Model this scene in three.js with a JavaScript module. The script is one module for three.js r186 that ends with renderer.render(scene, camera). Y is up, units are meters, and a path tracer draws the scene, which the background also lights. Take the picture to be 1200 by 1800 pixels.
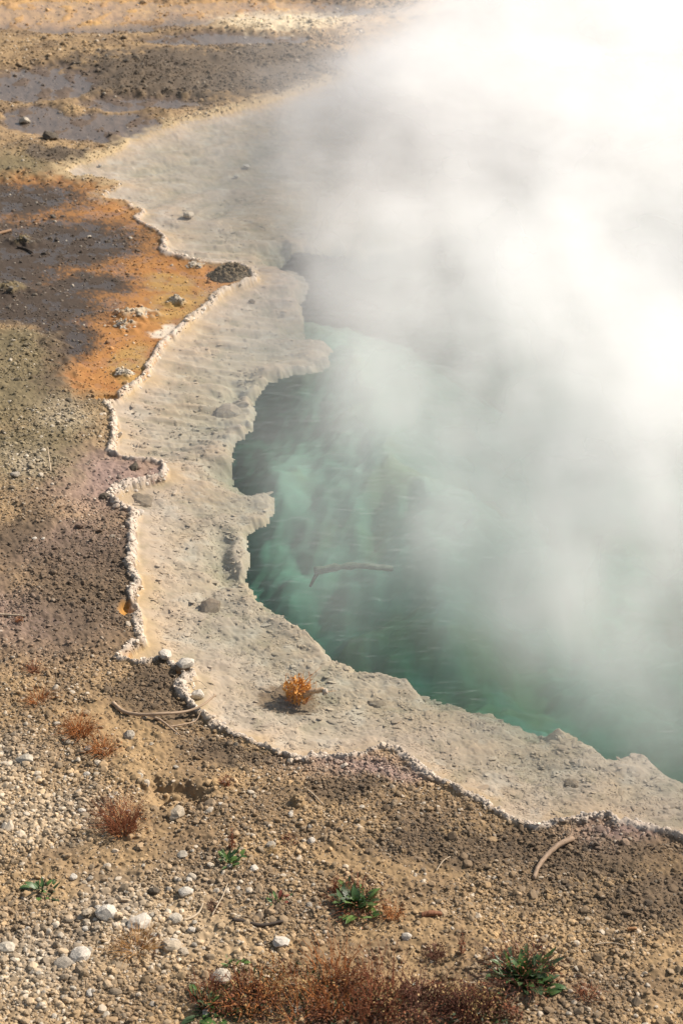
import * as THREE from 'three';
import { mergeGeometries } from 'three/addons/utils/BufferGeometryUtils.js';

// ---------------------------------------------------------------- camera, sky, sun, exposure
const scene = new THREE.Scene();
const camera = new THREE.PerspectiveCamera(30, 682 / 1024, 0.05, 900);
const PITCH = 28 * Math.PI / 180;
camera.position.set(0, 4.2, 0);
camera.lookAt(0, 4.2 - Math.sin(PITCH), -Math.cos(PITCH));
camera.focus = 7.6; camera.userData.fStop = 5.6;
const renderer = new THREE.WebGLRenderer({ antialias: true });
renderer.toneMapping = THREE.LinearToneMapping;
renderer.toneMappingExposure = 1.6;
renderer.shadowMap.enabled = true;
const SUN = new THREE.Vector3(0.72, 0.66, -0.34).normalize();
{
  const W = 256, Hh = 128, d = new Float32Array(W * Hh * 4);   // pale autumn sky: hazy horizon, blue overhead, brighter round the sun
  for (let j = 0; j < Hh; j++) for (let i = 0; i < W; i++) {
    const el = ((j + 0.5) / Hh - 0.5) * Math.PI, az = ((i + 0.5) / W - 0.5) * 2 * Math.PI;
    const y = Math.sin(el), c = Math.cos(el) * Math.cos(az) * SUN.x + y * SUN.y + Math.cos(el) * Math.sin(az) * SUN.z;
    const k = Math.pow(1 - Math.max(0, y), 3), glow = 0.25 * Math.pow(Math.max(0, c), 6), o = (j * W + i) * 4;
    d[o] = 0.13 + 0.25 * k + glow; d[o + 1] = 0.17 + 0.22 * k + glow * 0.9; d[o + 2] = 0.24 + 0.13 * k + glow * 0.72; d[o + 3] = 1;
  }
  const t = new THREE.DataTexture(d, W, Hh, THREE.RGBAFormat, THREE.FloatType);
  t.mapping = THREE.EquirectangularReflectionMapping; t.magFilter = THREE.LinearFilter; t.needsUpdate = true;
  scene.background = t; scene.environment = t;
}
const sun = new THREE.DirectionalLight(new THREE.Color(1, 0.90, 0.80), 5);
sun.position.copy(SUN).multiplyScalar(30).add(new THREE.Vector3(0, 0, -9)); sun.target.position.set(0, 0, -9);
sun.castShadow = true; sun.shadow.radius = 1.5; sun.shadow.mapSize.set(4096, 4096);
Object.assign(sun.shadow.camera, { left: -12, right: 12, top: 12, bottom: -12, near: 1, far: 80 });
scene.add(sun, sun.target);

// ---------------------------------------------------------------- helpers
let seed = 7;
const R = () => { seed = (seed + 0x6d2b79f5) | 0; let t = Math.imul(seed ^ (seed >>> 15), 1 | seed); t = (t + Math.imul(t ^ (t >>> 7), 61 | t)) ^ t; return ((t ^ (t >>> 14)) >>> 0) / 4294967296; };
const G = () => Math.sqrt(-2 * Math.log(1 - R())) * Math.cos(6.28318 * R());
const ss = (x, a, b) => { const t = Math.min(1, Math.max(0, (x - a) / (b - a))); return t * t * (3 - 2 * t); }, lerp = THREE.MathUtils.lerp, clamp = THREE.MathUtils.clamp;
const C = (r, g, b) => new THREE.Color(r, g, b);
const PERM = new Uint8Array(512);
{ const p = [...Array(256).keys()]; for (let i = 255; i > 0; i--) { const j = Math.floor(R() * (i + 1)); [p[i], p[j]] = [p[j], p[i]]; } for (let i = 0; i < 512; i++) PERM[i] = p[i & 255]; }
function noise(x, y) {                       // gradient noise, about -1 .. 1
  const X = Math.floor(x), Y = Math.floor(y); x -= X; y -= Y;
  const u = x * x * x * (x * (x * 6 - 15) + 10), v = y * y * y * (y * (y * 6 - 15) + 10);
  const g = (ix, iy, dx, dy) => { const h = PERM[(PERM[ix & 255] + iy) & 255] * 0.024543693; return Math.cos(h) * dx + Math.sin(h) * dy; };
  const a = g(X, Y, x, y), b = g(X + 1, Y, x - 1, y), c = g(X, Y + 1, x, y - 1), d = g(X + 1, Y + 1, x - 1, y - 1);
  return 1.5 * (a + u * (b - a) + v * (c + u * (d - c) - a - u * (b - a)));
}
function noise3(x, y, z) {
  const X = Math.floor(x), Y = Math.floor(y), Z = Math.floor(z); x -= X; y -= Y; z -= Z;
  const f = (t) => t * t * t * (t * (t * 6 - 15) + 10), u = f(x), v = f(y), w = f(z);
  const g = (i, j, k) => {
    const h = PERM[(PERM[(PERM[(X + i) & 255] + Y + j) & 255] + Z + k) & 255], dx = x - i, dy = y - j, dz = z - k, q = h & 15;
    const a = q < 8 ? dx : dy, b = q < 4 ? dy : q === 12 || q === 14 ? dx : dz;
    return ((q & 1) ? -a : a) + ((q & 2) ? -b : b);
  };
  return lerp(lerp(lerp(g(0, 0, 0), g(1, 0, 0), u), lerp(g(0, 1, 0), g(1, 1, 0), u), v), lerp(lerp(g(0, 0, 1), g(1, 0, 1), u), lerp(g(0, 1, 1), g(1, 1, 1), u), v), w);
}
const fbm = (x, y, o = 4, gain = 0.5) => { let s = 0, a = 1, n = 0; for (let i = 0; i < o; i++) { s += a * noise(x, y); n += a; a *= gain; x = x * 2.03 + 17.1; y = y * 2.03 + 5.7; } return s / n; };
const fbm3 = (x, y, z, o = 4, gain = 0.5) => { let s = 0, a = 1, n = 0; for (let i = 0; i < o; i++) { s += a * noise3(x, y, z); n += a; a *= gain; x = x * 2.03 + 17.1; y = y * 2.03 + 5.7; z = z * 2.03 + 3.3; } return s / n; };
function cell(x, y) {                        // [distance to the nearest cell point, to the second, that cell's number]
  const X = Math.floor(x), Y = Math.floor(y); let a = 9, b = 9, id = 0;
  for (let i = -1; i < 2; i++) for (let j = -1; j < 2; j++) {
    const h = PERM[(PERM[(X + i) & 255] + Y + j) & 255], k = PERM[h + 31], dx = X + i + h / 255 - x, dy = Y + j + k / 255 - y, d = Math.sqrt(dx * dx + dy * dy);
    if (d < a) { b = a; a = d; id = h; } else if (d < b) b = d;
  }
  return [a, b, id];
}
function sdist(poly, x, z) {                 // signed distance to a closed outline, positive inside
  let best = 1e9, inside = false;
  for (let i = 0, j = poly.length - 1; i < poly.length; j = i++) {
    const ax = poly[j][0], az = poly[j][1], bx = poly[i][0] - ax, bz = poly[i][1] - az, px = x - ax, pz = z - az;
    const t = clamp((px * bx + pz * bz) / (bx * bx + bz * bz + 1e-12), 0, 1), dx = px - bx * t, dz = pz - bz * t, q = dx * dx + dz * dz;
    if (q < best) best = q;
    if ((poly[i][1] > z) !== (poly[j][1] > z) && x < (poly[j][0] - poly[i][0]) * (z - poly[i][1]) / (poly[j][1] - poly[i][1]) + poly[i][0]) inside = !inside;
  }
  return (inside ? 1 : -1) * Math.sqrt(best);
}
const blob = (e, x, z) => { const a = (x - e[0]) / e[2], b = (z - e[1]) / e[3]; return Math.exp(-(a * a + b * b)); };
const blobs = (list, x, z) => { let s = 0; for (const e of list) s = Math.max(s, blob(e, x, z)); return s; };

// ---------------------------------------------------------------- outlines of the spring, in metres on the ground (x, z)
const SHORE = [[0.479,-15.973],[0.188,-15.614],[-.046,-15.405],[-.273,-15.101],[-.45,-14.871],[-.709,-14.617],[-1.002,-14.339],[-1.210,-14.203],[-1.404,-13.953],[-1.535,-13.767],[-1.595,-13.530],[-1.754,-13.287],[-1.878,-13.129],[-1.924,-13.012],[-1.860,-12.885],[-1.746,-12.860],[-1.561,-12.797],[-1.512,-12.710],[-1.543,-12.624],[-1.603,-12.527],[-1.609,-12.444],[-1.540,-12.408],[-1.440,-12.373],[-1.366,-12.198],[-1.295,-12.175],[-1.304,-12.061],[-1.329,-12.005],[-1.241,-11.861],[-1.156,-11.730],[-1.104,-11.623],[-1.106,-11.466],[-1.071,-11.343],[-1.003,-11.292],[-.92,-11.231],[-.829,-11.181],[-.704,-11.152],[-.596,-11.093],[-.503,-10.957],[-.516,-10.852],[-.582,-10.786],[-.664,-10.721],[-.717,-10.638],[-.738,-10.529],[-.796,-10.378],[-.854,-10.264],[-.894,-10.136],[-.927,-10.011],[-.969,-9.936],[-.996,-9.831],[-1.014,-9.704],[-1.033,-9.602],[-1.036,-9.495],[-1.064,-9.397],[-1.097,-9.293],[-1.138,-9.220],[-1.153,-9.134],[-1.198,-9.077],[-1.172,-8.993],[-1.140,-8.862],[-1.129,-8.728],[-1.122,-8.596],[-1.124,-8.506],[-1.080,-8.462],[-1.009,-8.424],[-.923,-8.405],[-.854,-8.387],[-.84,-8.312],[-.852,-8.227],[-.904,-8.185],[-.956,-8.155],[-1.007,-8.125],[-1.052,-8.078],[-1.078,-8.020],[-1.034,-7.962],[-.987,-7.910],[-.935,-7.871],[-.946,-7.787],[-.94,-7.704],[-.925,-7.570],[-.913,-7.439],[-.918,-7.362],[-.886,-7.286],[-.866,-7.212],[-.882,-7.138],[-.88,-7.066],[-.849,-6.971],[-.831,-6.879],[-.827,-6.810],[-.801,-6.725],[-.844,-6.681],[-.87,-6.611],[-.819,-6.568],[-.766,-6.594],[-.721,-6.611],[-.681,-6.577],[-.622,-6.534],[-.582,-6.484],[-.6,-6.417],[-.616,-6.376],[-.6,-6.315],[-.564,-6.251],[-.528,-6.199],[-.468,-6.133],[-.411,-6.075],[-.343,-6.034],[-.265,-5.977],[-.199,-5.922],[-.15,-5.900],[-.112,-5.926],[-.021,-5.915],[0.064,-5.922],[0.140,-5.977],[0.227,-5.974],[0.257,-5.915],[0.308,-5.842],[0.378,-5.760],[0.458,-5.690],[0.518,-5.648],[0.575,-5.580],[0.622,-5.523],[0.691,-5.497],[0.785,-5.520],[0.879,-5.547],[0.968,-5.567],[0.988,-5.517],[1.058,-5.507],[1.135,-5.477],[1.209,-5.431],[1.399,-5.367],[1.787,-5.319]];
SHORE.push([6, -5], [9.5, -9], [10, -14], [8, -19], [4, -20.5]);
const HOLE = [[-.495,-11.404],[-.363,-11.181],[-.253,-10.947],[-.269,-10.730],[-.219,-10.369],[-.071,-10.061],[-.086,-9.831],[-.167,-9.727],[-.282,-9.688],[-.423,-9.587],[-.484,-9.345],[-.465,-9.177],[-.479,-9.021],[-.515,-8.889],[-.562,-8.788],[-.566,-8.642],[-.544,-8.437],[-.474,-8.374],[-.388,-8.312],[-.327,-8.209],[-.328,-8.084],[-.354,-7.979],[-.426,-7.888],[-.452,-7.759],[-.433,-7.570],[-.432,-7.434],[-.406,-7.311],[-.342,-7.202],[-.265,-7.085],[-.189,-6.971],[-.115,-6.897],[-.081,-6.828],[-.064,-6.770],[-.019,-6.708],[0.052,-6.672],[0.140,-6.633],[0.232,-6.598],[0.348,-6.581],[0.438,-6.534],[0.505,-6.500],[0.570,-6.442],[0.658,-6.392],[0.722,-6.351],[0.806,-6.279],[0.859,-6.251],[0.908,-6.191],[0.965,-6.114],[1.002,-6.053],[1.045,-6.015],[1.111,-6.053],[1.170,-6.007],[1.226,-5.948],[1.282,-5.896],[1.498,-5.683]];
HOLE.push([6, -6.5], [8, -9], [8, -13], [5, -14.5]);
HOLE.push(...[[0.749,-12.005],[0.365,-11.644],[0.144,-11.497],[-.036,-11.570],[-.291,-11.581]]);
const LEDGE = [[-.224,-10.899],[0.000,-11.073],[0.281,-11.132],[0.394,-10.684],[0.401,-10.282],[0.442,-9.783],[0.528,-9.249],[0.572,-8.930],[0.350,-8.862],[0.118,-8.965],[-.03,-9.249],[-.078,-9.625],[-.032,-10.027],[-.182,-10.386]];
const MAT = [[-2.582,-12.649],[-2.213,-12.797],[-1.807,-12.710],[-1.558,-12.588],[-1.380,-12.152],[-1.245,-11.784],[-1.119,-11.414],[-.953,-11.191],[-.696,-11.015],[-.553,-10.918],[-.684,-10.776],[-.759,-10.592],[-.855,-10.282],[-.962,-9.961],[-1.029,-9.625],[-1.084,-9.382],[-1.192,-9.249],[-1.328,-9.249],[-1.465,-9.625],[-1.569,-9.945],[-1.758,-10.153],[-2.171,-10.282]];

// the hot-spring mats: orange and nearly black growth, in blotches
const DARKMAT = [[-2.190,-12.384,0.576,0.425], [-1.807,-11.518,0.651,0.586], [-1.835,-10.457,0.567,0.553], [-2.210,-11.112,0.667,1.190], [-1.544,-10.823,0.343,0.245], [-1.601,-9.945,0.256,0.410]];
const YELLOW = [[-.901,-10.457,0.267,0.356], [-1.138,-9.625,0.125,0.350], [-1.030,-10.823,0.172,0.188], [-1.191,-9.091,0.119,0.071]];
const CREAM = [[-1.002,-10.069,0.129,0.134]];
const PUDDLE = [[-2.480,-15.235,0.597,0.574], [-1.841,-14.055,0.557,0.440], [-2.344,-14.278,0.260,0.422], [-1.555,-14.664,0.533,0.221], [-2.337,-17.523,1.350,0.734], [-.993,-16.657,0.894,0.276], [-.84,-17.741,1.365,0.441]];
const MUD = [[-1.258,-15.491,1.211,0.765], [-.665,-15.845,0.808,0.615], [-1.549,-13.697,0.251,0.196], [-1.999,-13.287,0.245,0.186]];
const PINK = [[-1.096,-8.191,0.356,0.421], [-1.153,-7.517,0.308,0.316], [-.915,-8.312,0.166,0.123], [-1.246,-6.879,0.287,0.276], [0.106,-5.860,0.255,0.094], [0.989,-5.448,0.242,0.098]];
const OLIVE = [[-1.690,-9.249,0.453,0.805], [-1.524,-8.500,0.310,0.510], [-1.474,-8.761,0.231,0.401], [-1.832,-9.783,0.284,0.319], [-2.326,-13.025,0.361,0.386]];
const WET = [[-1.111,-7.163,0.370,0.736], [-1.451,-7.623,0.181,0.376], [0.498,-5.351,0.518,0.159], [1.052,-5.046,0.383,0.176], [-.768,-6.359,0.226,0.204], [-.665,-6.199,0.133,0.118], [0.830,-5.288,0.376,0.172], [0.000,-5.683,0.250,0.104], [-1.487,-9.548,0.186,0.538], [-.385,-5.896,0.192,0.091], [0.603,-5.415,0.161,0.097]];
const WHITE = [[-1.434,-8.896,0.146,0.151], [-1.525,-8.312,0.111,0.135], [-1.281,-5.753,0.210,0.212], [-1.100,-5.513,0.244,0.199], [-.659,-4.931,0.301,0.199], [-.986,-4.711,0.256,0.187]];
const ISLES = [[-1.171,-10.316,0.152,0.052], [-1.221,-10.153,0.078,0.051], [-.972,-10.520,0.060,0.036], [-.895,-11.112,0.063,0.059], [-1.175,-9.472,0.049,0.038], [-2.027,-11.539,0.094,0.042], [-1.991,-10.711,0.143,0.083], [-1.418,-12.747,0.102,0.087]];
const MOUNDS = [[[0.539,-8.014,0.350,0.407], 0.35], [[-.38,-9.323,0.182,0.443], 0.3], [[0.745,-7.212,0.348,0.296], 0.2], [[-.279,-11.015,0.383,0.388], 0.5], [[0.107,-7.899,0.240,0.255], 0.15]];
const CREAMTOP = [-.514,-17.310,0.771,0.507];
const TOPMAT = [[-2.520,-17.741,1.365,0.884], [-.947,-17.785,0.947,0.576]];
const CLOD = [-.687,-10.957,0.118,0.106];
const BROWNPATCH = [-.215,-6.392,0.141,0.107];  // darker brown, ragged-edged patch in the shelf colour around the orange plant
const FOOT = [[-.6,-5.641,0.128,0.069], [-.154,-5.574,0.033,0.030]];
const POOLS = [[-.907,-6.990,0.048,0.066], [-.842,-6.611,0.070,0.043], [-.638,-6.500,0.032,0.025], [-1.227,-9.148,0.084,0.043]];   // little orange basins behind the rim

const shoreD = (x, z) => sdist(SHORE, x, z);
function zones(x, z) {
  const w = fbm(x * 3, z * 3, 4), w2 = fbm(x * 11 + 3, z * 11, 3), xx = x + 0.10 * w + 0.03 * w2, zz = z + 0.16 * w + 0.05 * w2;
  return { w, w2, mat: ss(sdist(MAT, x + 0.02 * w2, z + 0.05 * w2) + 0.12 * w2 * ss(x, -0.6, -1.2), -0.05 - 0.12 * ss(x, -0.6, -1.2), 0.06), dark: blobs(DARKMAT, xx, zz), yellow: blobs(YELLOW, xx, zz), cream: blobs(CREAM, xx, zz), puddle: blobs(PUDDLE, xx, zz),
    mud: blobs(MUD, xx, zz), pink: blobs(PINK, xx, zz), olive: blobs(OLIVE, xx, zz), wet: blobs(WET, xx, zz), white: blobs(WHITE, xx, zz), isle: blobs(ISLES, x + 0.05 * w2, z + 0.09 * w2), basin: blobs(POOLS, x + 0.01 * w2, z + 0.02 * w2) };
}
function rimHeight(x, z, e) {               // the white sinter rim: a knobbly ridge on the shore line; e is the distance landwards
  const along = 0.5 + 0.5 * fbm(x * 2.3 + 9, z * 2.3, 2), wid = 0.014 + 0.034 * clamp(fbm(x * 4, z * 4 + 40, 3) + 0.25, 0, 1), knob = fbm(x * 30, z * 30, 4, 0.6);
  const far = ss(-z, 13.2, 11.2), q = (e - 0.02 + 0.02 * fbm(x * 13, z * 13, 2)) / wid;
  return far * Math.exp(-q * q * q * q) * (0.010 + 0.022 * along) * (0.85 + 0.9 * knob);
}
const throat = (x, z) => sdist(HOLE, x + 0.03 * fbm(x * 9, z * 9, 4), z + 0.05 * fbm(x * 9 + 7, z * 9, 4)) + 0.012 * fbm(x * 30, z * 30, 2);
function height(x, z, d = shoreD(x, z), zo = null) {
  if (d < 0) {
    const e = -d; zo = zo || zones(x, z);
    const lod = ss(-z, 14, 8), lumps = fbm(x * 5.5, z * 5.5, 2 + Math.round(2 * lod)), grit = fbm(x * 55, z * 55, 2) * lod, clods = Math.max(0, fbm(x * 14 + 5, z * 14, 1 + Math.round(2 * lod))) * (0.4 + 0.6 * lod);
    let h = 0.02 + 0.03 * ss(e, 0, 0.5) + 0.016 * lumps + 0.008 * grit + 0.018 * clods;
    const m = zo.mat * (1 - zo.isle * 0.9), flat = 0.003 + 0.005 * fbm(x * 7, z * 7, 3) + 0.006 * Math.max(0, fbm(x * 40, z * 40, 2) - 0.12);
    h = lerp(h, flat, m);
    h += zo.isle * zo.mat * (0.006 + 0.02 * Math.max(0, fbm(x * 30, z * 30, 3)));
    const p = ss(zo.puddle + 0.15 * zo.w2, 0.12, 0.6);
    h = lerp(h, 0.001 + 0.022 * fbm(x * 7, z * 3.5, 3) + 0.014 * Math.max(0, fbm(x * 16, z * 8, 2) - 0.2), p);
    h += 0.03 * zo.mud * Math.max(0, fbm(x * 6, z * 2.5, 3));
    h = lerp(h, -0.012 + 0.004 * grit, ss(zo.basin, 0.35, 0.7));
    h += 0.045 * ss(blob(CLOD, x, z), 0.35, 0.8) * (0.7 + 0.9 * fbm(x * 45, z * 45, 3));
    h -= 0.042 * ss(blob(FOOT[0], x + 0.05 * zo.w2, z + 0.09 * zo.w2) + 0.2 * zo.w, 0.25, 0.8) - 0.045 * ss(blob([FOOT[0][0], FOOT[0][1] + FOOT[0][3] * 0.25, FOOT[0][2] * 0.3, FOOT[0][3] * 0.4], x, z), 0.3, 0.9) + 0.03 * ss(blob(FOOT[1], x, z), 0.4, 0.8) * -1;
    h = Math.max(h, -0.03) * ss(e, -0.01, 0.03) + rimHeight(x, z, e);
    return h;
  }
  // under water: a shelf of scaly sinter, then the steep throat of the spring
  const w = fbm(x * 4, z * 4, 3), near = ss(d, 0, 0.12), lod = ss(-z, 13, 8);
  const dh = throat(x, z);
  const rip = ss(-z, 8.2, 9.4) * ss(-z, 15, 11.5);                        // long low terraces on the far shelf, rounded scales on the near one
  const f1 = fbm(x * (5.2 - 3.4 * rip) + 20, z * (7.5 + 2.5 * rip), 3, 0.5) * 5, t1 = Math.floor(f1) + ss(f1 - Math.floor(f1), 0.92, 1);
  const f2 = fbm(x * (13 - 8 * rip) + 60, z * 16 + 9, 2, 0.5) * 3, t2 = 1.6 * ss(f2, 0.45, 0.75) + ss(f2, 1.2, 1.4);
  const c = cell(x * 13 + 1.2 * w, z * 9 + 1.2 * w), scale = ss(c[1] - c[0], 0.0, 0.08);
  let h = -0.008 - (0.05 * ss(d, 0, 0.55) + 0.03 * ss(d, 0.5, 1.6)) * (1 - 0.5 * ss(-z, 9, 12)) + near * (0.0045 * t1 * (0.9 + 0.8 * rip) + 0.0018 * t2 * (1 - 0.6 * rip) - 0.003 * (1 - scale) * ss(w, 0.05, 0.35) + 0.0018 * fbm(x * 45, z * 45, 2) * lod + 0.006 * w - 0.015);
  h += rimHeight(x, z, -d);
  h = Math.min(h, -0.004 + rimHeight(x, z, -d));
  if (dh > -0.25) h += 0.03 * ss(dh, -0.25, -0.02) * (1 - ss(dh, -0.02, 0.02)) * (0.5 + w);
  if (dh > -0.3) h -= 0.09 * ss(dh, -0.22, 0) * ss(fbm(x * 2.2 + 70, z * 1.6, 2), -0.05, 0.35);
  if (dh > -0.02) h -= 0.022 * ss(dh, -0.03, 0.012);
  return h;
}

// ---------------------------------------------------------------- the ground: one sheet, finely divided in front of the viewer, running on to the horizon
const mixc = (c, t, k) => { c[0] += (t[0] - c[0]) * k; c[1] += (t[1] - c[1]) * k; c[2] += (t[2] - c[2]) * k; };
function groundColor(x, z, d, h, zo) {
  const n = fbm(x * 24, z * 24, 3), n2 = fbm(x * 90, z * 90, 2), v = 1 + 0.30 * n + 0.38 * n2;
  if (d > 0) {
    const c = [0.375, 0.305, 0.225], k = fbm(x * 3.1, z * 3.1, 3), k2 = fbm(x * 8 + 50, z * 8, 4);
    mixc(c, [0.40, 0.30, 0.195], ss(k, -0.3, 0.4) * 0.7);
    mixc(c, [0.25, 0.215, 0.14], ss(k2, 0.1, 0.45) * 0.55);
    mixc(c, [0.45, 0.40, 0.32], ss(k2, -0.1, -0.45) * 0.5);
    mixc(c, [0.16, 0.105, 0.055], ss(blob(BROWNPATCH, x + 0.05 * k2, z + 0.07 * k2) + 0.35 * n, 0.3, 0.6) * 0.85);
    mixc(c, [0.40, 0.27, 0.10], ss(d, 0.12, 0.0) * 0.5 * clamp(0.4 + 1.4 * k, 0, 1));
    
    const u = 1 + 0.16 * n + 0.16 * n2; return [c[0] * u, c[1] * u, c[2] * u];
  }
  const e = -d, c = [0.285, 0.19, 0.092];
  mixc(c, [0.145, 0.095, 0.05], ss(zo.w + 0.3 * n, -0.25, 0.35) * 0.8);
  mixc(c, [0.25, 0.172, 0.145], zo.pink * 0.9);
  mixc(c, [0.13, 0.105, 0.052], ss(zo.olive + 0.25 * n, 0.1, 0.9) * 0.85);
  mixc(c, [0.085, 0.058, 0.034], ss(zo.wet + 0.5 * n2 + 0.25 * n, 0.3, 0.75) * 0.85);
  mixc(c, [0.44, 0.37, 0.27], zo.white * 0.4);
  mixc(c, [0.075, 0.055, 0.036], ss(zo.mud + 0.35 * zo.w2 + 0.2 * n, 0.22, 0.55) * 0.92);
  mixc(c, [0.085, 0.06, 0.045], ss(zo.puddle + 0.2 * zo.w2, 0.3, 0.6) * 0.9);
  const top = blobs(TOPMAT, x, z); mixc(c, [0.42 + 0.15 * zo.w, 0.25 + 0.09 * zo.w, 0.10], ss(top, 0.3, 0.8) * 0.8); mixc(c, [0.60, 0.50, 0.33], ss(blob(CREAMTOP, x, z) + 0.3 * zo.w2, 0.3, 0.8) * 0.8);
  if (zo.mat > 0) {
    const m = [0.34, 0.155, 0.04];
    mixc(m, [0.34, 0.20, 0.06], ss(zo.yellow + 0.2 * n, 0.25, 0.75));
    mixc(m, [0.25, 0.10, 0.03], ss(zo.w2 + 0.4 * n, 0.05, 0.5) * 0.6);
    mixc(m, [0.045, 0.030, 0.019], ss(zo.dark + 0.10 * zo.w2 + 0.2 * n + 0.3 * n2, 0.2, 0.7));
    mixc(m, [0.60, 0.50, 0.38], ss(zo.cream, 0.45, 0.7));
    mixc(m, x < -1.4 ? [0.14, 0.105, 0.05] : [0.42, 0.35, 0.24], ss(zo.isle, 0.4, 0.8));
    mixc(c, m, zo.mat);
  }
  if (zo.basin > 0.2) mixc(c, [0.40, 0.20, 0.04], ss(zo.basin, 0.3, 0.7));
  const cl = ss(blob(CLOD, x, z), 0.3, 0.7); mixc(c, [0.09, 0.07, 0.04], cl);
  const rim = ss(rimHeight(x, z, e) + 0.006 * zo.w2, 0.004, 0.013) * (1 - 0.5 * zo.basin);
  const s = lerp(v, 1 + 0.2 * n + 0.1 * n2, zo.mat * 0.7);
  c[0] *= s; c[1] *= s; c[2] *= s;
  mixc(c, [0.42, 0.32, 0.18], ss(e + 0.12 * zo.w2, 0.16, 0.02) * ss(-z, 11.8, 13) * 0.75);
  mixc(c, [0.50, 0.43, 0.35], rim * clamp(0.75 + 0.5 * n, 0, 1));
  return [Math.max(c[0], 0.012), Math.max(c[1], 0.01), Math.max(c[2], 0.008)];
}
const outer = (x, z) => 0.045 + 0.014 * fbm(x * 1.6, z * 1.6, 2);
const COLS = 700, ROWS = 1250, LO = 54 * Math.PI / 180, HI = 9.6 * Math.PI / 180;
function fan(i, j, cols, rows) { const D = 4.2 / Math.tan(lerp(LO, HI, j / rows)), hw = 0.30 * (D * 0.883 + 1.97); return [lerp(-hw, hw, i / cols), -D]; }
const fanInside = (x, z) => -z > 4.2 / Math.tan(LO) && Math.abs(x) < 0.30 * (-z * 0.883 + 1.97);
const MT = {};
{
  const N = (COLS + 1) * (ROWS + 1), pos = new Float32Array(N * 3), col = new Float32Array(N * 3), open = new Uint8Array(N), idx = [];
  for (let j = 0, k = 0; j <= ROWS; j++) for (let i = 0; i <= COLS; i++, k++) {
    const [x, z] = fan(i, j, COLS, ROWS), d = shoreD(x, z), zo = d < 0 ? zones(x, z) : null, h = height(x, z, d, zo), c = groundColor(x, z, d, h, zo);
    pos.set([x, h, z], k * 3); col.set(c, k * 3);
    open[k] = d > 0.3 && throat(x, z) > 0.006 ? 1 : 0;
  }
  for (let j = 0; j < ROWS; j++) for (let i = 0; i < COLS; i++) { const a = j * (COLS + 1) + i, b = a + 1, c2 = a + COLS + 1, d2 = c2 + 1; if (!(open[a] && open[b] && open[c2] && open[d2])) idx.push(a, b, c2, b, d2, c2); }   // the shelf ends in a lip over the throat
  const loop = [];                                                        // outwards from the fine patch the sheet goes on, coarse, for 400 m
  for (let i = 0; i <= COLS; i += 5) loop.push(i);
  for (let j = 5; j <= ROWS; j += 5) loop.push(j * (COLS + 1) + COLS);
  for (let i = COLS - 5; i >= 0; i -= 5) loop.push(ROWS * (COLS + 1) + i);
  for (let j = ROWS - 5; j > 0; j -= 5) loop.push(j * (COLS + 1));
  const xp = [], xc = []; let base = N, prev = loop;
  for (const r of [0.04, 0.1, 0.18, 0.3, 0.45, 0.65, 0.9, 1.2, 1.6, 2.2, 3, 4.5, 7, 12, 25, 80, 400]) {
    const ring = [];
    for (const v of loop) {
      const x = pos[v * 3], z = pos[v * 3 + 2], dx = x, dz = z + 9, l = Math.hypot(dx, dz), X = x + dx / l * r, Z = z + dz / l * r, d = r < 13 ? shoreD(X, Z) : -9;
      const h = d > 0 ? (throat(X, Z) > 0 ? -0.9 : -0.06) : outer(X, Z) + (r > 10 ? r * 0.004 : 0);
      xp.push(X, h, Z); const c = r < 20 ? groundColor(X, Z, d, h, d < 0 ? zones(X, Z) : null) : [0.24, 0.17, 0.09]; xc.push(...c); ring.push(base++);
    }
    for (let i = 0; i < ring.length; i++) { const n = (i + 1) % ring.length; idx.push(prev[i], ring[i], prev[n], prev[n], ring[i], ring[n]); }
    prev = ring;
  }
  const P3 = new Float32Array(base * 3), C3 = new Float32Array(base * 3); P3.set(pos); P3.set(xp, N * 3); C3.set(col); C3.set(xc, N * 3);
  const g = new THREE.BufferGeometry();
  g.setAttribute('position', new THREE.BufferAttribute(P3, 3)); g.setAttribute('color', new THREE.BufferAttribute(C3, 3)); g.setIndex(idx); g.computeVertexNormals();
  const m = new THREE.Mesh(g, new THREE.MeshStandardMaterial({ vertexColors: true, roughness: 0.93 }));
  m.name = 'ground'; m.userData = { kind: 'structure', label: 'gravel bank and pale sinter bed of the hot spring', category: 'ground' }; m.castShadow = m.receiveShadow = true; scene.add(m);
}

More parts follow.
